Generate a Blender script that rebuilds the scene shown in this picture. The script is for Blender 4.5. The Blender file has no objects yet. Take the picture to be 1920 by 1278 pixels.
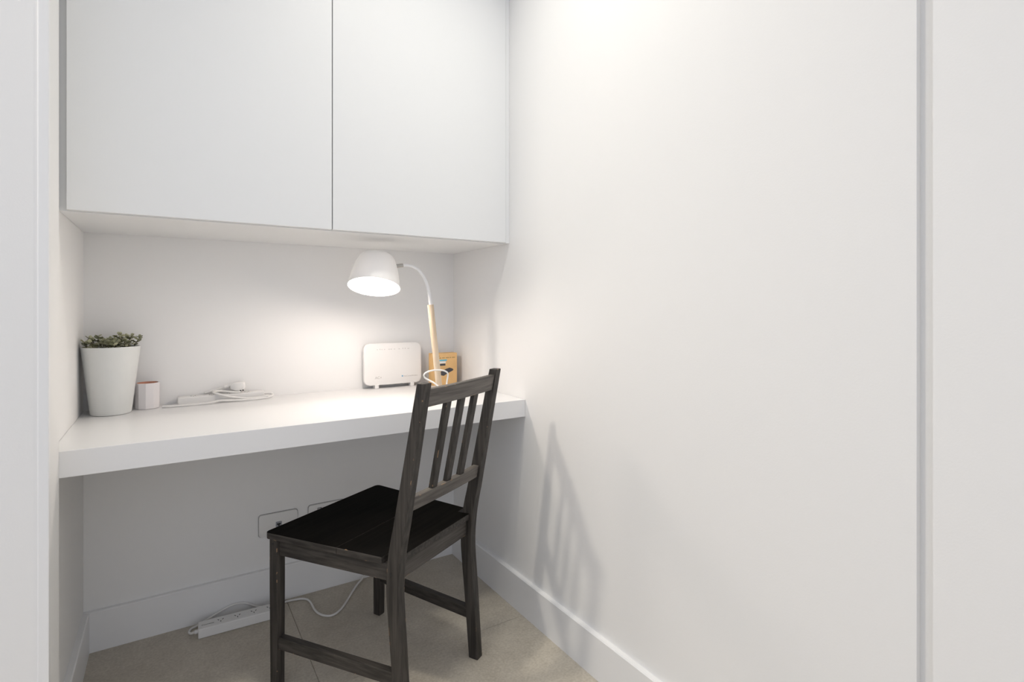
import bpy, bmesh, math, random
from mathutils import Vector, Matrix

random.seed(7)
S = bpy.context.scene
COL = S.collection

# ------------------------------------------------------------------ camera, world, lights, exposure
W, ZC, DC, DD, ZT, TH = 1.2952, 1.3243, 0.448, 0.5707, 0.76, 0.0608
HB, TB, CEIL = 0.1267, 0.0164, 2.75
YAW, F_PX = 0.5689, 1004.64

cam_d = bpy.data.cameras.new('camera')
cam_d.sensor_fit = 'HORIZONTAL'; cam_d.sensor_width = 36.0
cam_d.lens = 36.0 * F_PX / 1920.0
cam_d.shift_y = -64.06 / 1920.0
cam_d.clip_start = 0.02
cam = bpy.data.objects.new('camera', cam_d); COL.objects.link(cam)
cam.location = (0.2284, -2.1502, 1.0892)
cam.rotation_euler = (math.pi / 2, 0, -YAW)
S.camera = cam

world = bpy.data.worlds.new('world'); S.world = world; world.use_nodes = True
bg = world.node_tree.nodes['Background']
bg.inputs[0].default_value = (0.84, 0.885, 1.0, 1); bg.inputs[1].default_value = 0.84

def disk_light(name, loc, size, power, col, spread=180, target=None):
    d = bpy.data.lights.new(name, 'AREA'); d.shape = 'DISK'; d.size = size; d.energy = power; d.color = col; d.spread = math.radians(spread)
    o = bpy.data.objects.new(name, d); COL.objects.link(o); o.location = loc
    if target:
        o.rotation_euler = (Vector(target) - Vector(loc)).to_track_quat('-Z', 'Y').to_euler()
    return o
disk_light('niche_downlight_corner', (1.0, -0.85, CEIL - 0.02), 0.15, 0.7, (1.0, 0.99, 0.95), 90)
disk_light('niche_downlight', (0.80, -1.10, CEIL - 0.02), 0.20, 4.6, (1.0, 0.96, 0.86), 120)
disk_light('hall_downlight', (-0.95, -0.78, CEIL - 0.02), 0.19, 22.5, (1.0, 0.925, 0.79), 160)

vs = S.view_settings
vs.view_transform = 'Standard'; vs.look = 'None'; vs.gamma = 1.0; vs.use_curve_mapping = False
vs.exposure = 0.13
LAMP_STRENGTH = 110.0

# ------------------------------------------------------------------ materials
def new_mat(name):
    m = bpy.data.materials.new(name); m.use_nodes = True
    return m, m.node_tree.nodes, m.node_tree.links, m.node_tree.nodes['Principled BSDF']

def plain(name, col, rough=0.5, metal=0.0, spec=0.5, bump=0.0, bscale=200.0, var=0.0, vscale=3.0):
    m, N, L, P = new_mat(name)
    P.inputs['Base Color'].default_value = (*col, 1); P.inputs['Roughness'].default_value = rough
    P.inputs['Metallic'].default_value = metal; P.inputs['Specular IOR Level'].default_value = spec
    tc = N.new('ShaderNodeTexCoord')
    if bump:
        n = N.new('ShaderNodeTexNoise'); n.inputs['Scale'].default_value = bscale; n.inputs['Detail'].default_value = 3
        L.new(tc.outputs['Object'], n.inputs['Vector'])
        b = N.new('ShaderNodeBump'); b.inputs['Strength'].default_value = bump; b.inputs['Distance'].default_value = 0.001
        L.new(n.outputs['Fac'], b.inputs['Height']); L.new(b.outputs['Normal'], P.inputs['Normal'])
    if var:
        n = N.new('ShaderNodeTexNoise'); n.inputs['Scale'].default_value = vscale; n.inputs['Detail'].default_value = 4
        L.new(tc.outputs['Object'], n.inputs['Vector'])
        r = N.new('ShaderNodeValToRGB')
        r.color_ramp.elements[0].position = 0.35; r.color_ramp.elements[1].position = 0.65
        r.color_ramp.elements[0].color = (*[c * (1 - var) for c in col], 1)
        r.color_ramp.elements[1].color = (*[min(1, c * (1 + var)) for c in col], 1)
        L.new(n.outputs['Fac'], r.inputs['Fac']); L.new(r.outputs['Color'], P.inputs['Base Color'])
    return m

M = {}
M['wall'] = plain('wall_paint', (0.875, 0.868, 0.855), 0.62, spec=0.25, bump=0.12, bscale=260)
M['trim'] = plain('trim_paint', (0.87, 0.868, 0.865), 0.38, spec=0.4, bump=0.04, bscale=60)
M['ceiling'] = plain('ceiling_paint', (0.88, 0.88, 0.88), 0.8, bump=0.05)
M['laminate'] = plain('white_laminate', (0.85, 0.855, 0.85), 0.34, spec=0.4, bump=0.03, bscale=300)
M['desk'] = plain('desk_laminate', (0.82, 0.815, 0.81), 0.36, spec=0.4, bump=0.03, bscale=300)
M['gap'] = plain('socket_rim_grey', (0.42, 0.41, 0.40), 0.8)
M['grout'] = plain('grout', (0.44, 0.40, 0.34), 0.9, bump=0.3, bscale=400)
M['ceramic'] = plain('white_glazed_pot', (0.78, 0.79, 0.77), 0.42, bump=0.05, bscale=30, var=0.015, vscale=14)
M['soil'] = plain('soil', (0.035, 0.026, 0.018), 0.95, bump=1.0, bscale=180, var=0.4, vscale=120)
M['cup'] = plain('white_cup', (0.80, 0.77, 0.77), 0.45)
M['copper'] = plain('copper_lining', (0.62, 0.30, 0.20), 0.42, metal=0.35, var=0.12, vscale=40)
M['plastic'] = plain('white_plastic', (0.80, 0.79, 0.77), 0.34)
M['cord'] = plain('white_cord', (0.80, 0.785, 0.76), 0.45)
M['router'] = plain('router_plastic', (0.86, 0.845, 0.825), 0.4, bump=0.02, bscale=400)
M['print_grey'] = plain('print_grey', (0.30, 0.31, 0.33), 0.6)
M['print_light'] = plain('print_light_grey', (0.52, 0.50, 0.48), 0.6)
M['print_blue'] = plain('print_blue', (0.22, 0.42, 0.60), 0.6)
M['print_orange'] = plain('print_orange', (0.70, 0.42, 0.18), 0.6)
M['print_dark'] = plain('print_dark', (0.03, 0.03, 0.035), 0.6)
M['slot'] = plain('dark_slot', (0.015, 0.015, 0.017), 0.7)
M['shade'] = plain('lamp_white_metal', (0.86, 0.86, 0.86), 0.42)
def shade_mat():
    m = plain('lamp_shade_white', (0.86, 0.86, 0.86), 0.45)
    N, L = m.node_tree.nodes, m.node_tree.links
    t = N.new('ShaderNodeBsdfTranslucent'); t.inputs[0].default_value = (0.95, 0.93, 0.9, 1)
    mx = N.new('ShaderNodeMixShader'); mx.inputs[0].default_value = 0.07
    L.new(N['Principled BSDF'].outputs[0], mx.inputs[1]); L.new(t.outputs[0], mx.inputs[2])
    L.new(mx.outputs[0], N['Material Output'].inputs[0]); return m
M['lamp_shade'] = shade_mat()
M['steel'] = plain('brushed_steel', (0.46, 0.44, 0.41), 0.38, metal=0.7)
M['carton'] = plain('orange_carton', (0.78, 0.50, 0.22), 0.6, var=0.06, vscale=20)
M['carton_cyan'] = plain('carton_cyan', (0.12, 0.50, 0.68), 0.6)
M['carton_white'] = plain('carton_white', (0.85, 0.85, 0.83), 0.6)
M['carton_dark'] = plain('carton_dark', (0.06, 0.06, 0.07), 0.6)
M['carton_brown'] = plain('carton_brown_print', (0.36, 0.22, 0.07), 0.6)
M['stem'] = plain('plant_stem', (0.10, 0.085, 0.04), 0.7)
M['screw'] = plain('dark_screw', (0.05, 0.05, 0.05), 0.4, metal=0.8)

def tile_mat():
    m, N, L, P = new_mat('beige_tile')
    tc = N.new('ShaderNodeTexCoord'); g = N.new('ShaderNodeNewGeometry')
    a = N.new('ShaderNodeTexNoise'); a.inputs['Scale'].default_value = 4.5; a.inputs['Detail'].default_value = 8; a.inputs['Roughness'].default_value = 0.84
    b = N.new('ShaderNodeTexNoise'); b.inputs['Scale'].default_value = 130; b.inputs['Detail'].default_value = 3
    L.new(g.outputs['Position'], a.inputs['Vector']); L.new(g.outputs['Position'], b.inputs['Vector'])
    mx = N.new('ShaderNodeMath'); mx.operation = 'MULTIPLY_ADD'; mx.inputs[1].default_value = 0.38
    L.new(b.outputs['Fac'], mx.inputs[0])
    ml = N.new('ShaderNodeMath'); ml.operation = 'MULTIPLY'; ml.inputs[1].default_value = 0.62
    L.new(a.outputs['Fac'], ml.inputs[0]); L.new(ml.outputs[0], mx.inputs[2])
    r = N.new('ShaderNodeValToRGB')
    r.color_ramp.elements[0].position = 0.36; r.color_ramp.elements[0].color = (0.40, 0.355, 0.29, 1)
    r.color_ramp.elements[1].position = 0.64; r.color_ramp.elements[1].color = (0.60, 0.55, 0.465, 1)
    L.new(mx.outputs[0], r.inputs['Fac']); L.new(r.outputs['Color'], P.inputs['Base Color'])
    P.inputs['Roughness'].default_value = 0.5; P.inputs['Specular IOR Level'].default_value = 0.4
    bp = N.new('ShaderNodeBump'); bp.inputs['Strength'].default_value = 0.15; bp.inputs['Distance'].default_value = 0.001
    L.new(b.outputs['Fac'], bp.inputs['Height']); L.new(bp.outputs['Normal'], P.inputs['Normal'])
    return m
M['tile'] = tile_mat()

def wood_mat(name, axis, dark, light, rough, worn=0.0, freq=110.0, spec=0.35):
    m, N, L, P = new_mat(name)
    tc = N.new('ShaderNodeTexCoord'); mp = N.new('ShaderNodeMapping')
    sc = [freq, freq, freq]; sc['xyz'.index(axis)] = freq * 0.045
    mp.inputs['Scale'].default_value = sc
    L.new(tc.outputs['Object'], mp.inputs['Vector'])
    n = N.new('ShaderNodeTexNoise'); n.inputs['Scale'].default_value = 1.0; n.inputs['Detail'].default_value = 6; n.inputs['Roughness'].default_value = 0.6
    L.new(mp.outputs['Vector'], n.inputs['Vector'])
    r = N.new('ShaderNodeValToRGB')
    r.color_ramp.elements[0].position = 0.38; r.color_ramp.elements[0].color = (*dark, 1)
    r.color_ramp.elements[1].position = 0.66; r.color_ramp.elements[1].color = (*light, 1)
    L.new(n.outputs['Fac'], r.inputs['Fac'])
    out = r.outputs['Color']
    if worn:
        bv = N.new('ShaderNodeBevel'); bv.samples = 6; bv.inputs['Radius'].default_value = 0.003
        g = N.new('ShaderNodeNewGeometry')
        dp = N.new('ShaderNodeVectorMath'); dp.operation = 'DOT_PRODUCT'
        L.new(bv.outputs['Normal'], dp.inputs[0]); L.new(g.outputs['Normal'], dp.inputs[1])
        e = N.new('ShaderNodeMath'); e.operation = 'LESS_THAN'; e.inputs[1].default_value = 0.985
        L.new(dp.outputs['Value'], e.inputs[0])
        n2 = N.new('ShaderNodeTexNoise'); n2.inputs['Scale'].default_value = 38; n2.inputs['Detail'].default_value = 5
        L.new(tc.outputs['Object'], n2.inputs['Vector'])
        t = N.new('ShaderNodeMath'); t.operation = 'GREATER_THAN'; t.inputs[1].default_value = 1 - worn
        L.new(n2.outputs['Fac'], t.inputs[0])
        mm = N.new('ShaderNodeMath'); mm.operation = 'MULTIPLY'; L.new(e.outputs[0], mm.inputs[0]); L.new(t.outputs[0], mm.inputs[1])
        mix = N.new('ShaderNodeMix'); mix.data_type = 'RGBA'
        L.new(mm.outputs[0], mix.inputs['Factor']); L.new(out, mix.inputs['A']); mix.inputs['B'].default_value = (0.38, 0.24, 0.13, 1)
        out = mix.outputs['Result']
    L.new(out, P.inputs['Base Color'])
    P.inputs['Roughness'].default_value = rough; P.inputs['Specular IOR Level'].default_value = spec
    bp = N.new('ShaderNodeBump'); bp.inputs['Strength'].default_value = 0.25; bp.inputs['Distance'].default_value = 0.0006
    L.new(n.outputs['Fac'], bp.inputs['Height']); L.new(bp.outputs['Normal'], P.inputs['Normal'])
    return m
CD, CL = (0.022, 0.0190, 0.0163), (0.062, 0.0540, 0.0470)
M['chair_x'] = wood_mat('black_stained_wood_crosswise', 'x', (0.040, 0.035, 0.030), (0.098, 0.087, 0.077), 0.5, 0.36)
M['chair_rail_sheen'] = wood_mat('black_stained_wood_painted_sheen', 'x', (0.075, 0.067, 0.059), (0.158, 0.142, 0.126), 0.5, 0.38)  # same stain, lightened so the colour carries the ceiling-light sheen on the back rails
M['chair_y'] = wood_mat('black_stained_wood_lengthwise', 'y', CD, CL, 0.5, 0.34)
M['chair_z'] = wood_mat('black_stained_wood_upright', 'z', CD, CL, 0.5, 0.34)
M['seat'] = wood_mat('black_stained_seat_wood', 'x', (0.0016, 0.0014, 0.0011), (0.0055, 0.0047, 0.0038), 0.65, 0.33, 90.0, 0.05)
M['pine'] = wood_mat('pale_lamp_wood', 'z', (0.62, 0.49, 0.35), (0.75, 0.63, 0.48), 0.5, 0.0, 120.0)

def leaf_mat():
    m, N, L, P = new_mat('succulent_leaf')
    g = N.new('ShaderNodeNewGeometry')
    r = N.new('ShaderNodeValToRGB')
    r.color_ramp.elements[0].color = (0.115, 0.13, 0.065, 1); r.color_ramp.elements[1].color = (0.52, 0.51, 0.34, 1)
    mid = r.color_ramp.elements.new(0.5); mid.color = (0.30, 0.305, 0.18, 1)
    L.new(g.outputs['Random Per Island'], r.inputs['Fac']); L.new(r.outputs['Color'], P.inputs['Base Color'])
    P.inputs['Roughness'].default_value = 0.5
    return m
M['leaf'] = leaf_mat()

def emit_mat(name, col, strength):
    m = bpy.data.materials.new(name); m.use_nodes = True
    N, L = m.node_tree.nodes, m.node_tree.links
    N.clear(); e = N.new('ShaderNodeEmission'); o = N.new('ShaderNodeOutputMaterial')
    e.inputs[0].default_value = (*col, 1); e.inputs[1].default_value = strength
    L.new(e.outputs[0], o.inputs[0]); return m
M['glow'] = emit_mat('lamp_diffuser_glow', (1.0, 0.885, 0.79), LAMP_STRENGTH)

# ------------------------------------------------------------------ helpers
def obj(name, bm, mat, parent=None, smooth=False, loc=None, autosmooth=None):
    me = bpy.data.meshes.new(name)
    bmesh.ops.recalc_face_normals(bm, faces=bm.faces[:])
    bm.to_mesh(me); bm.free()
    if smooth:
        for p in me.polygons: p.use_smooth = True
    if mat is not None: me.materials.append(M[mat] if isinstance(mat, str) else mat)
    o = bpy.data.objects.new(name, me); COL.objects.link(o)
    if smooth and autosmooth:
        me.set_sharp_from_angle(angle=math.radians(autosmooth))
    if parent is not None: o.parent = parent
    if loc is not None: o.location = loc
    return o

def empty(name, loc=(0, 0, 0), rz=0.0):
    o = bpy.data.objects.new(name, None); COL.objects.link(o)
    o.empty_display_size = 0.05; o.location = loc; o.rotation_euler = (0, 0, rz); return o

def tag(o, label, cat, group=None):
    o['label'] = label; o['category'] = cat
    if group: o['group'] = group
    return o

def struct(o, label=None):
    o['kind'] = 'structure'
    if label: o['label'] = label
    return o

def add_box(bm, x0, x1, y0, y1, z0, z1, bevel=0.0, seg=2):
    b2 = bmesh.new()
    vs = [b2.verts.new((x, y, z)) for x in (x0, x1) for y in (y0, y1) for z in (z0, z1)]
    for f in ((0, 1, 3, 2), (4, 6, 7, 5), (0, 4, 5, 1), (2, 3, 7, 6), (0, 2, 6, 4), (1, 5, 7, 3)):
        b2.faces.new([vs[i] for i in f])
    if bevel:
        bmesh.ops.bevel(b2, geom=b2.edges[:], offset=bevel, segments=seg, profile=0.6, affect='EDGES', clamp_overlap=True)
    merge(bm, b2)

def merge(bm, b2, mat=None):
    t = bpy.data.meshes.new('tmp')
    if mat is not None: b2.transform(mat)
    b2.to_mesh(t); b2.free(); bm.from_mesh(t); bpy.data.meshes.remove(t)

def box(name, x0, x1, y0, y1, z0, z1, mat, parent=None, bevel=0.0, seg=2):
    bm = bmesh.new(); add_box(bm, x0, x1, y0, y1, z0, z1, bevel, seg)
    return obj(name, bm, mat, parent)

def hexa(bm, lo, hi, bevel=0.0, seg=2):
    """loft between quad rings given as lists of 4 points: rings from bottom to top"""
    rings = [lo] + hi
    b2 = bmesh.new()
    R = [[b2.verts.new(p) for p in r] for r in rings]
    n = len(R[0])
    for a, b in zip(R, R[1:]):
        for i in range(n):
            b2.faces.new((a[i], a[(i + 1) % n], b[(i + 1) % n], b[i]))
    b2.faces.new(R[0][::-1]); b2.faces.new(R[-1])
    if bevel:
        b2.normal_update()
        es = [e for e in b2.edges if len(e.link_faces) == 2 and e.calc_face_angle(0) > 0.6]
        bmesh.ops.bevel(b2, geom=es, offset=bevel, segments=seg, profile=0.6, affect='EDGES', clamp_overlap=True)
    merge(bm, b2)

def prism(bm, prof, z0, z1):
    """extrude an xy polygon along z"""
    b2 = bmesh.new()
    lo = [b2.verts.new((x, y, z0)) for x, y in prof]; hi = [b2.verts.new((x, y, z1)) for x, y in prof]
    n = len(prof)
    for i in range(n): b2.faces.new((lo[i], lo[(i + 1) % n], hi[(i + 1) % n], hi[i]))
    b2.faces.new(lo[::-1]); b2.faces.new(hi)
    merge(bm, b2)

def rrect(w, h, r, n=6):
    pts = []
    for cx, cy, a0 in ((w / 2 - r, h / 2 - r, 0), (-w / 2 + r, h / 2 - r, 90), (-w / 2 + r, -h / 2 + r, 180), (w / 2 - r, -h / 2 + r, 270)):
        for k in range(n + 1):
            a = math.radians(a0 + 90 * k / n); pts.append((cx + r * math.cos(a), cy + r * math.sin(a)))
    return pts

def lathe(bm, prof, seg=48, mat=None):
    """revolve (r, z) profile about z; r=0 ends close"""
    b2 = bmesh.new(); rings = []
    for r, z in prof:
        if r < 1e-6: rings.append([b2.verts.new((0, 0, z))])
        else: rings.append([b2.verts.new((r * math.cos(2 * math.pi * i / seg), r * math.sin(2 * math.pi * i / seg), z)) for i in range(seg)])
    for a, b in zip(rings, rings[1:]):
        for i in range(seg):
            j = (i + 1) % seg
            if len(a) == 1 and len(b) == 1: continue
            if len(a) == 1: b2.faces.new((a[0], b[j], b[i]))
            elif len(b) == 1: b2.faces.new((a[i], a[j], b[0]))
            else: b2.faces.new((a[i], a[j], b[j], b[i]))
    merge(bm, b2, mat)

def catmull(P, sub=8):
    P = [Vector(p) for p in P]; out = []
    Q = [2 * P[0] - P[1]] + P + [2 * P[-1] - P[-2]]
    for i in range(1, len(Q) - 2):
        a, b, c, d = Q[i - 1:i + 3]
        for k in range(sub):
            t = k / sub
            out.append(0.5 * ((2 * b) + (c - a) * t + (2 * a - 5 * b + 4 * c - d) * t * t + (3 * b - a - 3 * c + d) * t ** 3))
    out.append(P[-1]); return out

def tube(bm, pts, r, seg=10, r1=None):
    b2 = bmesh.new(); rings = []
    n = len(pts); up = None
    for i, p in enumerate(pts):
        t = (pts[min(i + 1, n - 1)] - pts[max(i - 1, 0)]).normalized()
        if up is None:
            up = Vector((0, 0, 1)) if abs(t.z) < 0.9 else Vector((1, 0, 0))
        s = t.cross(up).normalized(); up = s.cross(t).normalized()
        rr = r if r1 is None else r + (r1 - r) * i / (n - 1)
        rings.append([b2.verts.new(p + rr * (math.cos(a) * s + math.sin(a) * up)) for a in (2 * math.pi * k / seg for k in range(seg))])
    for a, b in zip(rings, rings[1:]):
        for k in range(seg): b2.faces.new((a[k], a[(k + 1) % seg], b[(k + 1) % seg], b[k]))
    b2.faces.new(rings[0][::-1]); b2.faces.new(rings[-1])
    merge(bm, b2)

def cyl_between(bm, a, b, r, seg=20, bevel=0.0):
    a, b = Vector(a), Vector(b); d = b - a; L = d.length
    mat = Matrix.Translation(a) @ d.to_track_quat('Z', 'Y').to_matrix().to_4x4()
    e = min(bevel, r * 0.5, L * 0.4)
    pr = [(0, 0), (r - e, 0), (r, e), (r, L - e), (r - e, L), (0, L)] if e > 0 else [(0, 0), (r, 0), (r, L), (0, L)]
    lathe(bm, pr, seg, mat)

def text_mesh(name, body, size, mat, parent, matrix, depth=0.0002):
    cu = bpy.data.curves.new(name, 'FONT'); cu.body = body; cu.size = size; cu.extrude = depth
    cu.resolution_u = 3
    t = bpy.data.objects.new(name + '_src', cu); COL.objects.link(t)
    bpy.context.view_layer.update()
    me = bpy.data.meshes.new_from_object(t.evaluated_get(bpy.context.evaluated_depsgraph_get()))
    bpy.data.objects.remove(t); bpy.data.curves.remove(cu)
    me.transform(matrix); me.materials.clear(); me.materials.append(M[mat]); me.name = name
    o = bpy.data.objects.new(name, me); COL.objects.link(o); o.parent = parent
    return o

FRONT = Matrix(((1, 0, 0, 0), (0, 0, -1, 0), (0, 1, 0, 0), (0, 0, 0, 1)))     # xy plane -> upright, facing -y

# ------------------------------------------------------------------ the room
floor = struct(box('floor', -2.6, W + 0.12, -3.4, 0.14, -0.10, -0.0025, 'grout'), 'beige tiled floor')
TX0, TY0, TW, TL = 0.595, -0.575, 1.2, 0.6
for ix in (-3, -2, -1, 0):
    for iy in range(-6, 1):
        x0 = TX0 + ix * TW; x1 = x0 + TW; y0 = TY0 + iy * TL; y1 = y0 + TL
        x0 = max(x0, -2.6); x1 = min(x1, W); y1 = min(y1, 0.0); y0 = max(y0, -3.4)
        if x1 - x0 < 0.02 or y1 - y0 < 0.02: continue
        g = 0.0008
        box('tile', x0 + g, x1 - g, y0 + g, y1 - g, -0.010, 0.0, 'tile', floor, bevel=0.0005, seg=1)

struct(box('wall_back', -0.02, W + 0.12, 0.0, 0.12, 0.0, CEIL, 'wall'), 'white wall behind the desk')

bm = bmesh.new()     # niche side, 17 mm step at the desk front, then the front face running off to the left
prism(bm, [(0, 0.0), (0, -DD), (0.0171, -DD), (0.0171, -0.6885), (-2.6, -0.6885), (-2.6, -0.57), (-0.12, -0.57), (-0.12, 0.0)], 0, CEIL)
struct(obj('wall_left', bm, 'wall'), 'white wall left of the desk')

GY0, GY1, GD = -1.7775, -1.7545, 0.016
bm = bmesh.new()     # right wall with the vertical door rebate
prism(bm, [(W, 0.0), (W + 0.12, 0.0), (W + 0.12, -3.4), (W, -3.4), (W, GY0), (W + GD, GY0), (W + GD, GY1), (W, GY1)], 0, CEIL)
struct(obj('wall_right', bm, 'wall'), 'long plain white wall right of the chair')
struct(box('ceiling', -2.6, W + 0.12, -3.4, 0.12, CEIL, CEIL + 0.1, 'ceiling'))

bm = bmesh.new(); add_box(bm, -0.0012, 0.0173, -0.6925, -0.675, 0, CEIL, 0.0022, 2)
struct(obj('trim_1', bm, 'trim'), 'narrow white vertical corner bead on the edge of the left wall')

def skirting(name, ax, a0, a1, face, sgn):
    """profile with eased top edge; ax = running axis"""
    pr = [(0, 0), (TB, 0), (TB, HB - 0.003), (TB - 0.003, HB), (0, HB)]
    b = bmesh.new(); rings = []
    for a in (a0, a1):
        rings.append([b.verts.new((a, face + sgn * d, z) if ax == 'x' else (face + sgn * d, a, z)) for d, z in pr])
    n = len(pr)
    for i in range(n): b.faces.new((rings[0][i], rings[0][(i + 1) % n], rings[1][(i + 1) % n], rings[1][i]))
    b.faces.new(rings[0]); b.faces.new(rings[1][::-1])
    return struct(obj(name, b, 'trim'))
skirting('baseboard_back', 'x', 0.0, W, 0.0, -1)
skirting('baseboard_left', 'y', -TB, -DD, 0.0, 1)
skirting('baseboard_right', 'y', -TB, GY1, W, -1)

# ------------------------------------------------------------------ wall cabinet
cab = tag(empty('wall_cabinet', (0, 0, ZC)), 'white handleless two-door overhead cabinet above the desk', 'cabinet')
def cpart(name, x0, x1, y0, y1, z0, z1, mat, bev): return box(name, x0, x1, y0, y1, z0 - ZC, z1 - ZC, mat, cab, bev)
cpart('body', 0.0005, W - 0.0005, -DC + 0.001, -0.0005, ZC, CEIL - 0.001, 'laminate', 0.0008)
cpart('door', 0.0171, 0.6488, -DC - 0.0185, -DC - 0.0012, ZC + 0.0025, CEIL - 0.004, 'laminate', 0.0009)
cpart('door', 0.6516, 1.2776, -DC - 0.0185, -DC - 0.0012, ZC + 0.0025, CEIL - 0.004, 'laminate', 0.0009)
cpart('filler_strip', 1.2790, W - 0.0005, -DC - 0.0165, -DC - 0.0012, ZC + 0.0005, CEIL - 0.004, 'laminate', 0.0006)

# ------------------------------------------------------------------ floating desk
desk = box('floating_desk', 0.0006, W - 0.0006, -DD + 0.0004, -0.0006, ZT - TH, ZT, 'desk', None, 0.0013)
tag(desk, 'thick white floating desk slab spanning the alcove wall to wall', 'desk')

# ------------------------------------------------------------------ chair
OX, OY, TH_C = 0.6654, -0.3794, math.radians(29.285)
WF, WR, WT, A_, B_ = 0.2255, 0.1862, 0.1904, 0.0282, 0.0312
ZS = 0.4475
ch = tag(empty('wooden_chair', (OX, OY, 0), TH_C), 'black-stained wooden chair with slatted back, pulled up to the desk', 'chair')
# local: x across, y = -depth (front at 0, back towards -y)
def prof_front(z):   # front edge depth of the rear post
    lo = 0.4274 + (0.3915 - 0.4274) * z / 0.42
    hi = 0.3935 + (0.4986 - 0.3935) * (z - 0.40) / 0.50
    k = 0.035; h = max(0.0, min(1.0, 0.5 + 0.5 * (hi - lo) / k))
    return lo * (1 - h) + hi * h + k * h * (1 - h) * 0.5
def thick(z):
    return 0.0321 + (0.0391 - 0.0321) * z / 0.42 if z < 0.42 else 0.0391 + (0.0258 - 0.0391) * (z - 0.42) / 0.48
def outer(z): return WR if z < 0.4 else WR + (WT - WR) * (z - 0.4) / 0.5

for s in (1, -1):
    bm = bmesh.new()   # front leg
    x0, x1 = s * WF, s * (WF - A_)
    x0b, x1b = s * (WF - 0.002), s * (WF - A_)
    hexa(bm, [(x0b, -0.001, 0), (x0b, -B_ + 0.002, 0), (x1b, -B_ + 0.002, 0), (x1b, -0.001, 0)],
         [[(x0, 0, 0.3), (x0, -B_, 0.3), (x1, -B_, 0.3), (x1, 0, 0.3)],
          [(x0, 0, ZS - 0.018), (x0, -B_, ZS - 0.018), (x1, -B_, ZS - 0.018), (x1, 0, ZS - 0.018)]], 0.0022)
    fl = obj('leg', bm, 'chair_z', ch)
    bm = bmesh.new(); cyl_between(bm, (s * (WF + 0.0003), -0.0134, 0.416), (s * (WF - 0.004), -0.0134, 0.416), 0.0035, 12); obj('screw', bm, 'screw', fl)
    bm = bmesh.new()   # rear leg and back post
    rings = []
    for z in [0, 0.1, 0.2, 0.3, 0.34, 0.37, 0.40, 0.42, 0.44, 0.46, 0.49, 0.53, 0.6, 0.7, 0.8, 0.9]:
        vf, t, o_ = prof_front(z), thick(z), outer(z)
        rings.append([(s * o_, -vf, z), (s * o_, -vf - t, z), (s * (o_ - A_), -vf - t, z), (s * (o_ - A_), -vf, z)])
    hexa(bm, rings[0], rings[1:], 0.0024)
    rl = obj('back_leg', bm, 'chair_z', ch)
    for z in (0.8687, 0.4055):
        v = prof_front(z) + thick(z) * 0.36
        bm = bmesh.new(); cyl_between(bm, (s * (outer(z) + 0.0004), -v, z), (s * (outer(z) - 0.004), -v, z), 0.0042, 14); obj('screw', bm, 'screw', rl)
    # stretcher and side apron
    def along(va, vb, z0, z1, inset, t, name, mat):
        def xo(v): return WF - inset + (WR - WF) * (v - 0.015) / (0.41 - 0.015)
        b = bmesh.new()
        hexa(b, [(s * xo(va), -va, z0), (s * (xo(va) - t), -va, z0), (s * (xo(va) - t), -va, z1), (s * xo(va), -va, z1)],
             [[(s * xo(vb), -vb, z0), (s * (xo(vb) - t), -vb, z0), (s * (xo(vb) - t), -vb, z1), (s * xo(vb), -vb, z1)]], 0.0018)
        return obj(name, b, mat, ch)
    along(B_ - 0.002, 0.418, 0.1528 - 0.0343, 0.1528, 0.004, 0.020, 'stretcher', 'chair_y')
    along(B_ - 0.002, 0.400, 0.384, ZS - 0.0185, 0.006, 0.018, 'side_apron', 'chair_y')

box('front_apron', -WF + A_ - 0.002, WF - A_ + 0.002, -0.024, -0.006, 0.384, ZS - 0.0185, 'chair_x', ch, 0.0015)
box('rear_apron', -WR + A_ - 0.002, WR - A_ + 0.002, -0.418, -0.400, 0.378, ZS - 0.0185, 'chair_x', ch, 0.0015)

def plank(va, vb, notch):
    def xo(v): return WF + 0.006 + (WR - WF) * max(0, v - 0.0) / 0.40
    b = bmesh.new()
    if not notch:
        r = 0.012
        pts = [(xo(vb), -vb), (xo(va) , -va - r), (xo(va) - r * 0.3, -va - r * 0.3), (xo(va) - r, -va),
               (-xo(va) + r, -va), (-xo(va) + r * 0.3, -va - r * 0.3), (-xo(va), -va - r), (-xo(vb), -vb)]
    else:
        vn = 0.388; xi = WR - A_ - 0.001
        pts = [(xo(va), -va), (-xo(va), -va), (-xo(vn), -vn), (-xi, -vn), (-xi, -vb), (xi, -vb), (xi, -vn), (xo(vn), -vn)]
    prism(b, pts, ZS - 0.018, ZS)
    b.normal_update()
    es = [e for e in b.edges if len(e.link_faces) == 2 and e.calc_face_angle(0) > 0.5]
    bmesh.ops.bevel(b, geom=es, offset=0.0016, segments=2, profile=0.6, affect='EDGES', clamp_overlap=True)
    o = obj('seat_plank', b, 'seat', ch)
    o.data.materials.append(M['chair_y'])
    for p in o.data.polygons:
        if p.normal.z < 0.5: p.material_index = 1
    return o
plank(-0.012, 0.2424, False); plank(0.2434, 0.4300, True)

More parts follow.
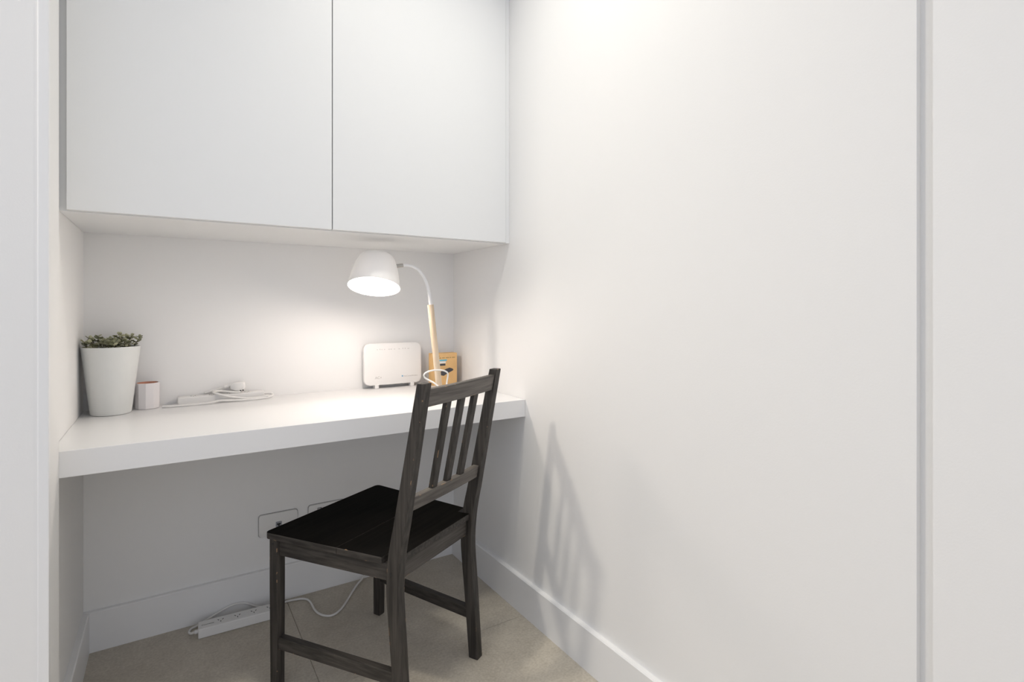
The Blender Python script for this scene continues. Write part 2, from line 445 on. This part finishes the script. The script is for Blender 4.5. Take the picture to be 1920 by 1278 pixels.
def back_mid(z): return prof_front(z) + thick(z) * 0.5
def rail(name, z0, z1, bow, t, extra=0.0):
    b = bmesh.new(); n = 12
    def ring(k):
        u = -1 + 2 * k / n
        rr = []
        for z, sg in ((z0, -1), (z0, 1), (z1, 1), (z1, -1)):
            x = u * (outer(z) - A_ + 0.002); v = back_mid(z) + extra + bow * (1 - u * u) + sg * t / 2
            rr.append((x, -v, z))
        return rr
    hexa(b, ring(0), [ring(k) for k in range(1, n + 1)], 0.0018)
    return obj(name, b, 'chair_rail_sheen', ch)
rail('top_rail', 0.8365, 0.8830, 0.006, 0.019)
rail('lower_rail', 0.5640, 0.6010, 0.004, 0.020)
for u0 in (-0.066, 0.0, 0.066):
    b = bmesh.new(); hw, ht = 0.0115, 0.0065
    rr = []
    for z in (0.597, 0.70, 0.80, 0.840):
        f = (z - 0.6) / 0.24; v = back_mid(z) + 0.003 + 0.003 * f; x = u0 * (1 + 0.03 * f)
        rr.append([(x - hw, -v + ht, z), (x + hw, -v + ht, z), (x + hw, -v - ht, z), (x - hw, -v - ht, z)])
    hexa(b, rr[0], rr[1:], 0.0012)
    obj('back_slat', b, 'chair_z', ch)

# ------------------------------------------------------------------ desk lamp
LX, LY = 1.0685, -0.340
lamp = tag(empty('desk_lamp', (LX, LY, ZT)), 'lit white desk lamp with pale wooden post and curved neck', 'lamp')
LO = Vector((LX, LY, ZT))
bm = bmesh.new(); lathe(bm, [(0, 0.0), (0.069, 0.0), (0.072, 0.003), (0.072, 0.010), (0.068, 0.014), (0.014, 0.016), (0, 0.016)], 56)
obj('base', bm, 'shade', lamp, True, autosmooth=35)
p0, p1 = Vector((1.0688, LY, ZT + 0.0155)), Vector((1.032, LY, 1.0969))
bm = bmesh.new(); cyl_between(bm, p0 - LO, p1 - LO, 0.0115, 28, 0.0008); obj('post', bm, 'pine', lamp, True, autosmooth=35)
bm = bmesh.new()
tube(bm, [p - LO for p in catmull([(1.0333, LY, 1.085), (1.032, LY, 1.0969), (1.0278, LY, 1.1319), (1.0184, LY, 1.1706), (1.0027, LY, 1.2022), (0.9801, LY, 1.2255), (0.9536, LY, 1.2359), (0.9246, LY, 1.2368)], 8)], 0.0062, 16, 0.0048)
obj('neck', bm, 'shade', lamp, True, autosmooth=40)
# shade axis: opening direction tipped towards the room
rgt = Vector((math.cos(YAW), -math.sin(YAW), 0)); fwd = Vector((math.sin(YAW), math.cos(YAW), 0))
fl_ = (fwd - 0.26 * rgt).normalized()
tilt = math.radians(20.5)
nd = (math.cos(tilt) * (-math.sin(math.radians(5.5)) * rgt - math.cos(math.radians(5.5)) * Vector((0, 0, 1))) - math.sin(tilt) * fl_).normalized()
rc = Vector((0.822, LY, 1.157))
SM = Matrix.Translation(rc - LO) @ (-nd).to_track_quat('Z', 'Y').to_matrix().to_4x4()   # +z runs from rim to crown
R0 = 0.0885
outp = [(R0, 0.0), (R0 * 0.965, 0.018), (R0 * 0.90, 0.05), (R0 * 0.80, 0.084), (R0 * 0.70, 0.106), (R0 * 0.60, 0.117), (R0 * 0.42, 0.1225), (0, 0.1235)]
inp = [(R0 - 0.0016, 0.0006), (R0 * 0.965 - 0.002, 0.018), (R0 * 0.90 - 0.002, 0.05), (R0 * 0.80 - 0.002, 0.083), (R0 * 0.70 - 0.002, 0.104), (R0 * 0.42, 0.119), (0, 0.120)]
bm = bmesh.new(); lathe(bm, inp[::-1] + outp, 72, SM); obj('lamp_shade', bm, 'lamp_shade', lamp, True, autosmooth=50)
bm = bmesh.new(); BR = 0.030
lathe(bm, [(BR * math.sin(math.pi * k / 16), 0.012 - BR * math.cos(math.pi * k / 16)) for k in range(14)] + [(0.013, 0.045), (0.013, 0.062), (0, 0.062)], 40, SM); obj('light_bulb', bm, 'glow', lamp, True, autosmooth=50)
bm = bmesh.new(); lathe(bm, [(0, 0.120), (0.018, 0.120), (0.018, 0.064), (0.0145, 0.060), (0, 0.060)], 32, SM); obj('bulb_socket', bm, 'shade', lamp, True, autosmooth=50)
bm = bmesh.new()
jend = Vector((0.9266, LY, 1.2362)); jin = SM @ Vector((0, 0, 0.070)) + LO
jd = (jin - jend).normalized()
cyl_between(bm, jend + jd * -0.001 - LO, jend + jd * 0.024 - LO, 0.0068, 20, 0.001); obj('swivel_joint', bm, 'steel', lamp, True, autosmooth=35)
bm = bmesh.new(); cyl_between(bm, jend + jd * 0.022 - LO, jend + jd * 0.050 - LO, 0.004, 14); obj('joint_pin', bm, 'shade', lamp, True, autosmooth=35)
bm = bmesh.new()
loop = [(1.10, -0.405, 0.7635), (1.075, -0.418, 0.7645), (1.05, -0.405, 0.79), (1.0291, -0.390, 0.8142), (1.0104, -0.376, 0.8271), (0.9981, -0.370, 0.8356), (0.9940, -0.37, 0.8463), (1.0063, -0.37, 0.856), (1.0354, -0.37, 0.8609), (1.067, -0.37, 0.8579), (1.0853, -0.37, 0.8489), (1.0874, -0.37, 0.8351), (1.0831, -0.372, 0.8169), (1.080, -0.376, 0.795), (1.083, -0.385, 0.775), (1.10, -0.392, 0.7745)]
tube(bm, [p - LO for p in catmull(loop, 6)], 0.0029, 10); obj('power_cord', bm, 'cord', lamp, True)

# ------------------------------------------------------------------ router
RX0, RX1, RZ0, RZ1 = 0.8800, 1.1225, 0.7735, 0.9405
rw, rh = RX1 - RX0, RZ1 - RZ0
ro = tag(empty('wifi_router', ((RX0 + RX1) / 2, -0.030, ZT)), 'upright white wifi router standing against the wall beside the lamp', 'router')
rzc = (RZ0 + RZ1) / 2 - ZT
lean = Matrix.Translation((0, 0, 0.012)) @ Matrix.Rotation(math.radians(-3), 4, 'X') @ Matrix.Translation((0, 0, -0.012))
def rplate(name, w, h, r, y0, y1, mat, bev):
    b = bmesh.new(); pts = rrect(w, h, r, 8)
    b2 = bmesh.new()
    lo = [b2.verts.new((x, y0, z + rzc)) for x, z in pts]; hi = [b2.verts.new((x, y1, z + rzc)) for x, z in pts]
    n = len(pts)
    for i in range(n): b2.faces.new((lo[i], lo[(i + 1) % n], hi[(i + 1) % n], hi[i]))
    f1 = b2.faces.new(lo); f2 = b2.faces.new(hi[::-1])
    bmesh.ops.bevel(b2, geom=list(f1.edges) + list(f2.edges), offset=bev, segments=3, profile=0.6, affect='EDGES')
    merge(b, b2, lean); return obj(name, b, mat, ro, True, autosmooth=40)
rplate('front_cover', rw, rh, 0.022, -0.0145, 0.001, 'router', 0.004)
rplate('rear_shell', rw - 0.006, rh - 0.006, 0.020, 0.0015, 0.016, 'plastic', 0.004)
for fx in (0.9310 - (RX0 + RX1) / 2, 1.0815 - (RX0 + RX1) / 2):
    box('foot', fx - 0.008, fx + 0.008, -0.016, 0.014, 0.0002, 0.0165, 'router', ro, 0.002)
FY = -0.0148
def rmat(x, z): return lean @ Matrix.Translation((x - (RX0 + RX1) / 2, FY, z - ZT)) @ FRONT
text_mesh('model_lettering', 'AC+', 0.0145, 'print_light', ro, rmat(0.9235, 0.798))
text_mesh('brand_lettering', 'NetCommWireless', 0.0075, 'print_light', ro, rmat(1.0455, 0.8005))
b = bmesh.new(); prism(b, [(0, 0), (0.006, 0), (0.006, 0.006), (0, 0.006)], 0, 0.0003); b.transform(rmat(1.0360, 0.8005)); obj('brand_mark', b, 'print_blue', ro)
b = bmesh.new()
icons = [(0.932, .004), (0.943, .002), (0.951, .004), (0.962, .004), (0.981, .005), (0.990, .006), (1.004, .005), (1.024, .006), (1.040, .002), (1.050, .002), (1.064, .008)]
for i, (ix, iw) in enumerate(icons):
    hgt = 0.0018 if iw > 0.0035 else 0.0045
    b2 = bmesh.new(); prism(b2, [(-iw / 2, 0), (iw / 2, 0), (iw / 2, hgt), (-iw / 2, hgt)], 0, 0.0003); merge(b, b2, rmat(ix + 0.003, 0.9145))
obj('status_icons', b, 'print_light', ro)

# ------------------------------------------------------------------ orange product box
bxo = tag(empty('product_box', (1.2085, -0.072, ZT)), 'small orange cardboard product box in the corner behind the lamp', 'box')
BW, BH = 0.111, 0.1335
box('carton', -BW / 2, BW / 2, -0.022, 0.022, 0.0003, BH, 'carton', bxo, 0.0008)
def bprint(name, x0, x1, z0, z1, mat, pts=None, y=-0.0221):
    b = bmesh.new(); P_ = pts or [(x0, z0), (x1, z0), (x1, z1), (x0, z1)]
    prism(b, P_, 0, 0.0003); b.transform(Matrix.Translation((-1.2085, y, -ZT)) @ FRONT); return obj(name, b, mat, bxo)
bprint('cyan_band', 1.168, 1.2163, 0.8610, 0.8672, 'carton_cyan')
bprint('white_band', 1.168, 1.2110, 0.8515, 0.8595, 'carton_white')
bprint('dark_band', 1.168, 1.2095, 0.8415, 0.8500, 'carton_dark')
for x0, x1 in ((1.166, 1.173), (1.176, 1.190), (1.194, 1.207), (1.211, 1.226), (1.229, 1.236), (1.240, 1.2545)):
    bprint('print_line', x0, x1, 0.8728, 0.8756, 'carton_brown')
bprint('print_line', 1.166, 1.1830, 0.8815, 0.8838, 'carton_brown')
dv = bprint('device_picture', 0, 0, 0, 0, 'carton_dark', [(1.1815, 0.8100), (1.1880, 0.8020), (1.2020, 0.7985), (1.2200, 0.8085), (1.2430, 0.8180), (1.2475, 0.8225), (1.2420, 0.8275), (1.2290, 0.8315), (1.2130, 0.8275), (1.1900, 0.8180)])

# ------------------------------------------------------------------ plant pot
POT = (0.0770, -0.0900, ZT)
pot = tag(empty('potted_succulent', POT), 'small green succulent in a tapered white pot at the desk corner', 'plant')
bm = bmesh.new()
lathe(bm, [(0, 0.0003), (0.0455, 0.0003), (0.0500, 0.0012), (0.0525, 0.006), (0.0747, 0.2045), (0.0751, 0.2065), (0.0742, 0.2075), (0.0724, 0.2070), (0.0712, 0.199), (0.0505, 0.010), (0, 0.008)], 72)
obj('pot', bm, 'ceramic', pot, True, autosmooth=40)
bm = bmesh.new(); lathe(bm, [(0.0700, 0.192), (0.055, 0.1965), (0.03, 0.199), (0, 0.200)], 40)
for v in bm.verts: v.co.z += random.uniform(-0.0015, 0.0015)
obj('soil', bm, 'soil', pot, True)

def leaf(bm, pos, d, up, L, Wd):
    d = d.normalized(); s = d.cross(up).normalized(); n = s.cross(d).normalized()
    prof = [(0.0, 0.12), (0.3, 0.85), (0.62, 1.0), (0.88, 0.62)]
    b2 = bm
    top = []; bot = []
    base = [];
    rows = []
    for t, w in prof:
        c = pos + d * L * t + n * (0.10 * L * t * t)
        rows.append((b2.verts.new(c - s * Wd * w * 0.5 + n * 0.0004), b2.verts.new(c - n * 0.0009), b2.verts.new(c + s * Wd * w * 0.5 + n * 0.0004), b2.verts.new(c + n * 0.0011)))
    tip = b2.verts.new(pos + d * L + n * 0.1 * L)
    for a, b in zip(rows, rows[1:]):
        for i in range(4): b2.faces.new((a[i], a[(i + 1) % 4], b[(i + 1) % 4], b[i]))
    for i in range(4): b2.faces.new((rows[-1][i], rows[-1][(i + 1) % 4], tip))
    b2.faces.new(rows[0][::-1])

rnd = random.Random(21)
spr = []
NS = 26
for k in range(NS):
    r = 0.058 * math.sqrt((k + 0.5) / NS); a = k * 2.39996
    spr.append((r * math.cos(a), r * math.sin(a)))
XMIN = -POT[0] + 0.004          # the side wall
for x, y in spr:
    rr = math.hypot(x, y)
    h = rnd.uniform(0.024, 0.052) * (1.0 if rr < 0.035 else 0.78)
    lean_ = Vector((x, y, 0)) * rnd.uniform(0.15, 0.40) + Vector((rnd.uniform(-0.008, 0.008), rnd.uniform(-0.008, 0.008), 0))
    b0 = Vector((x, y, 0.194)); b1 = b0 + lean_ + Vector((0, 0, h))
    b1.x = max(b1.x, XMIN + 0.010)
    bmL = bmesh.new()
    nl = 3 if h < 0.036 else 4
    for j in range(nl):
        t = 0.38 + 0.62 * j / (nl - 1); p = b0.lerp(b1, t)
        ph = j * 1.57 + rnd.uniform(-0.35, 0.35) + x * 40
        for sd_ in (0, math.pi):
            el = 0.15 + 0.6 * t * rnd.uniform(0.3, 1.3)
            d = Vector((math.cos(ph + sd_), math.sin(ph + sd_), el)).normalized()
            Lf = rnd.uniform(0.0155, 0.0200) * (1.0 - 0.22 * (j == nl - 1))
            if p.x + d.x * Lf < XMIN: d.x = max(d.x, (XMIN - p.x) / Lf)
            leaf(bmL, p, d, Vector((0, 0, 1)), Lf, Lf * rnd.uniform(0.66, 0.82))
    if rnd.random() < 0.7: leaf(bmL, b1, Vector((rnd.uniform(-.4, .4), rnd.uniform(-.5, .5), 1)), Vector((0.3, 1, 0)), 0.0115, 0.0095)
    st = bmesh.new(); tube(st, [b0, b0.lerp(b1, 0.5) + Vector((0, 0, 0.001)), b1], 0.0011, 6)
    so = obj('sprig', bmL, 'leaf', pot, True, autosmooth=60)
    obj('stem', st, 'stem', so, True)

# ------------------------------------------------------------------ faceted cup with copper lining
CUP = (0.1685, -0.0450, ZT)
cup = tag(empty('candle_cup', CUP, math.radians(12)), 'small white faceted cup with copper lining behind the pot', 'cup')
bm = bmesh.new(); ns = 10; H = 0.0835
def ngon(r, z, n=ns): return [(r * math.cos(2 * math.pi * i / n), r * math.sin(2 * math.pi * i / n), z) for i in range(n)]
b2 = bmesh.new(); rings = [[b2.verts.new(p) for p in ngon(r, z)] for r, z in ((0.0315, 0.0003), (0.0340, 0.003), (0.0345, H - 0.001), (0.0340, H))]
for a, b in zip(rings, rings[1:]):
    for i in range(ns): b2.faces.new((a[i], a[(i + 1) % ns], b[(i + 1) % ns], b[i]))
b2.faces.new(rings[0][::-1])
inn = [b2.verts.new((0.0295 * math.cos(2 * math.pi * i / 40), 0.0295 * math.sin(2 * math.pi * i / 40), H)) for i in range(40)]
for i in range(40):
    k0, k1 = (i * ns) // 40, ((i + 1) * ns + 0) // 40
    o0, o1 = rings[-1][k0 % ns], rings[-1][k1 % ns]
    j = (i + 1) % 40
    if o0 == o1: b2.faces.new((inn[i], o0, inn[j]))
    else: b2.faces.new((inn[i], o0, o1, inn[j]))
merge(bm, b2); obj('body', bm, 'cup', cup)
bm = bmesh.new(); lathe(bm, [(0.0294, H - 0.0001), (0.0290, H - 0.012), (0.0285, 0.022), (0, 0.020)], 40); obj('copper_lining', bm, 'copper', cup, True, autosmooth=50)

# ------------------------------------------------------------------ power boards
def au_socket(parent, cx, cy, z, sc=1.0, mat='slot', flip=1):
    """three-slot socket flush on a horizontal face"""
    b = bmesh.new()
    for px, py, ang in ((-0.0068, 0.0035, 30), (0.0068, 0.0035, -30), (0.0, -0.0075, 0)):
        b2 = bmesh.new(); w, l = 0.0011, 0.0036
        prism(b2, [(-w, -l), (w, -l), (w, l), (-w, l)], 0, 0.0004)
        merge(b, b2, Matrix.Translation((cx + px * sc, cy + flip * py * sc, z)) @ Matrix.Rotation(math.radians(ang * flip), 4, 'Z') @ Matrix.Scale(sc, 4))
    return obj('socket_slots', b, mat, parent)

# on the floor
fs = tag(empty('floor_power_board', (0.3085, -0.0930, 0), math.radians(-2.2)), 'white power board lying on the floor beneath the desk', 'power board')
FL, FW, FH = 0.262, 0.052, 0.032
bm = bmesh.new(); add_box(bm, 0, FL, -FW / 2, FW / 2, 0.0004, FH, 0.0035, 3); obj('body', bm, 'plastic', fs)
for i in range(4):
    x = 0.066 + i * 0.0505
    b = bmesh.new()
    prism(b, [(px + x, py) for px, py in rrect(0.040, 0.038, 0.010, 4)], FH - 0.0004, FH + 0.0006); sf = obj('socket_face', b, 'plastic', fs)
    au_socket(sf, x, 0.0, FH + 0.0006, 1.0)
text_mesh('lettering', 'Connected', 0.0095, 'print_dark', fs, Matrix.Translation((0.0095, -0.006, FH)))
bm = bmesh.new(); cyl_between(bm, (-0.010, -0.004, 0.016), (0.002, -0.004, 0.016), 0.0065, 14, 0.001); obj('cord_grip', bm, 'plastic', fs, True, autosmooth=35)
FC = [(0.3005, -0.0960, 0.016), (0.2890, -0.0890, 0.011), (0.2835, -0.0690, 0.006), (0.2905, -0.0470, 0.0045), (0.3119, -0.0370, 0.006), (0.3406, -0.030, 0.0138), (0.3734, -0.024, 0.0238), (0.4066, -0.0215, 0.0338), (0.4403, -0.0215, 0.0351), (0.4659, -0.0225, 0.026), (0.4882, -0.025, 0.0117), (0.5085, -0.031, 0.0050), (0.5338, -0.039, 0.004), (0.5789, -0.0387, 0.004), (0.6188, -0.0429, 0.004), (0.650, -0.0547, 0.004), (0.6647, -0.0851, 0.004), (0.6677, -0.1571, 0.004), (0.6806, -0.1968, 0.004), (0.7027, -0.2187, 0.004), (0.73, -0.2128, 0.004), (0.7639, -0.1779, 0.004), (0.8135, -0.1058, 0.004), (0.8457, -0.0658, 0.008), (0.8776, -0.032, 0.0109), (0.8991, -0.03, 0.0395), (0.9302, -0.03, 0.1108), (0.9500, -0.028, 0.1676), (0.955, -0.022, 0.225), (0.955, -0.022, 0.250)]
inv = fs.matrix_basis.inverted()
bm = bmesh.new(); tube(bm, [inv @ p for p in catmull(FC, 6)], 0.0037, 10); obj('power_cord', bm, 'cord', fs, True)
b = bmesh.new(); add_box(b, 0.937, 0.973, -0.034, -0.0008, 0.248, 0.292, 0.006, 3); b.transform(inv); obj('plug', b, 'plastic', fs)

# on the desk
ds = tag(empty('desk_power_board', (0.2515, -0.0300, ZT), math.radians(1.0)), 'white power board wrapped in its own cord on the desk', 'power board')
bm = bmesh.new(); add_box(bm, 0, 0.264, -0.024, 0.020, 0.0004, 0.026, 0.003, 3); obj('body', bm, 'plastic', ds)
for i in range(4):
    au_socket(ds, 0.045 + i * 0.055, -0.002, 0.026, 0.9)
inv = ds.matrix_basis.inverted()
def cordm(name, P_, r=0.0040):
    b = bmesh.new(); tube(b, [inv @ p for p in catmull(P_, 7)], r, 10); return obj(name, b, 'cord', ds, True)
cordm('power_cord', [(0.2090, -0.0680, 0.7640), (0.2240, -0.0720, 0.7640), (0.2500, -0.0735, 0.7636), (0.2691, -0.075, 0.7635), (0.3071, -0.075, 0.7635), (0.3462, -0.072, 0.7648), (0.3734, -0.070, 0.7685), (0.4108, -0.068, 0.7660), (0.4523, -0.068, 0.7637), (0.4951, -0.066, 0.7637), (0.5273, -0.061, 0.7655), (0.5429, -0.050, 0.7697), (0.5398, -0.035, 0.7747), (0.5191, -0.028, 0.7767), (0.5100, -0.026, 0.7767)])
cordm('cord_loop', [(0.5273, -0.063, 0.7712), (0.5115, -0.062, 0.7690), (0.487, -0.062, 0.7670), (0.453, -0.062, 0.7690), (0.4114, -0.062, 0.7765), (0.3789, -0.060, 0.7865), (0.3587, -0.050, 0.7940), (0.357, -0.035, 0.7965), (0.3765, -0.025, 0.7960), (0.3975, -0.030, 0.7925), (0.4166, -0.040, 0.7900), (0.4400, -0.044, 0.7895)])
cordm('plug_cord', [(0.330, -0.007, 0.7905), (0.3576, -0.015, 0.7975), (0.3769, -0.020, 0.8034), (0.3913, -0.025, 0.8085)])
bm = bmesh.new()
for k in range(4):
    a = Vector((0.3905 + k * 0.0052, -0.0262 - k * 0.0006, 0.8085 + k * 0.0009)); cyl_between(bm, inv @ a, inv @ (a + Vector((0.0036, -0.0004, 0.0006))), 0.0056, 14, 0.0006)
cyl_between(bm, inv @ Vector((0.389, -0.026, 0.8084)), inv @ Vector((0.412, -0.028, 0.812)), 0.0042, 12)
obj('strain_relief', bm, 'plastic', ds, True, autosmooth=35)
bm = bmesh.new()
pm = inv @ Matrix.Translation((0.4085, -0.0285, 0.8060)) @ Matrix.Rotation(math.radians(-5), 4, 'Y')
hexa(bm, [(0, -0.008, -0.005), (0, 0.008, -0.005), (0, 0.008, 0.011), (0, -0.008, 0.011)],
     [[(0.016, -0.0145, -0.0135), (0.016, 0.0145, -0.0135), (0.016, 0.0145, 0.014), (0.016, -0.0145, 0.014)],
      [(0.040, -0.0160, -0.0140), (0.040, 0.0160, -0.0140), (0.040, 0.0160, 0.0145), (0.040, -0.0160, 0.0145)],
      [(0.048, -0.0110, -0.0080), (0.048, 0.0110, -0.0080), (0.048, 0.0110, 0.011), (0.048, -0.0110, 0.011)]], 0.003)
bm.transform(pm); plug = obj('plug', bm, 'plastic', ds, True, autosmooth=40)
for px in (0.030, 0.038):
    b = bmesh.new(); add_box(b, px - 0.0025, px + 0.0025, -0.0165, -0.0150, -0.0165, -0.0125, 0.0004, 1); b.transform(pm); obj('pin', b, 'screw', plug)

# ------------------------------------------------------------------ wall sockets
def wall_plate(name, label, x0, x1, z0, z1, kind):
    t = tag(empty(name, ((x0 + x1) / 2, 0, z0)), label, 'socket', 'sockets on the wall under the desk')
    w, h = x1 - x0, z1 - z0
    b = bmesh.new(); b2 = bmesh.new(); pts = rrect(w, h, 0.009, 6); n = len(pts)
    lo = [b2.verts.new((x, -0.0006, z + h / 2)) for x, z in pts]; hi = [b2.verts.new((x, -0.0085, z + h / 2)) for x, z in pts]
    for i in range(n): b2.faces.new((lo[i], lo[(i + 1) % n], hi[(i + 1) % n], hi[i]))
    b2.faces.new(lo[::-1]); f = b2.faces.new(hi)
    bmesh.ops.bevel(b2, geom=list(f.edges), offset=0.0018, segments=3, profile=0.5, affect='EDGES')
    merge(b, b2); obj('plate', b, 'plastic', t, True, autosmooth=40)
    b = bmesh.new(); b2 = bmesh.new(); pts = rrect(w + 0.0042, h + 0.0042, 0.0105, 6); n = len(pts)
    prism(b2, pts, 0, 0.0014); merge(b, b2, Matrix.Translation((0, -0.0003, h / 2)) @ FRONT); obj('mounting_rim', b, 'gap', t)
    return t, w, h
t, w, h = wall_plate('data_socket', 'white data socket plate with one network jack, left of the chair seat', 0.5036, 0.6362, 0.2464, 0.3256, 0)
cx = 0.5705 - 0.5699
b = bmesh.new(); b2 = bmesh.new(); prism(b2, rrect(0.021, 0.021, 0.0025, 3), 0, 0.0014); merge(b, b2, Matrix.Translation((cx, -0.0084, h / 2 - 0.003)) @ FRONT); jk = obj('jack', b, M['print_grey'], t)
b = bmesh.new(); b2 = bmesh.new(); prism(b2, [(-0.0065, 0.004), (-0.0065, -0.001), (-0.003, -0.001), (-0.003, -0.006), (0.003, -0.006), (0.003, -0.001), (0.0065, -0.001), (0.0065, 0.004)], 0, 0.0006)
merge(b, b2, Matrix.Translation((cx, -0.0098, h / 2 - 0.003)) @ FRONT); obj('jack_opening', b, 'slot', jk)
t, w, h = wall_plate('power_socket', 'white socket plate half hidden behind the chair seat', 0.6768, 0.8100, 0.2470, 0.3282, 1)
b = bmesh.new(); b2 = bmesh.new(); prism(b2, rrect(0.020, 0.026, 0.003, 4), 0, 0.0014); merge(b, b2, Matrix.Translation((0.7165 - 0.7434, -0.0084, 0.058)) @ FRONT); jk = obj('jack', b, 'plastic', t)
b = bmesh.new(); b2 = bmesh.new(); prism(b2, rrect(0.0155, 0.0215, 0.002, 4), 0, 0.0006); merge(b, b2, Matrix.Translation((0.7165 - 0.7434, -0.0098, 0.0575)) @ FRONT); op = obj('jack_opening', b, 'slot', t)
b = bmesh.new(); b2 = bmesh.new(); prism(b2, rrect(0.0120, 0.0180, 0.0015, 4), 0, 0.0010); merge(b, b2, Matrix.Translation((0.7165 - 0.7434, -0.0100, 0.0570)) @ FRONT); obj('jack_shutter', b, 'plastic', op)
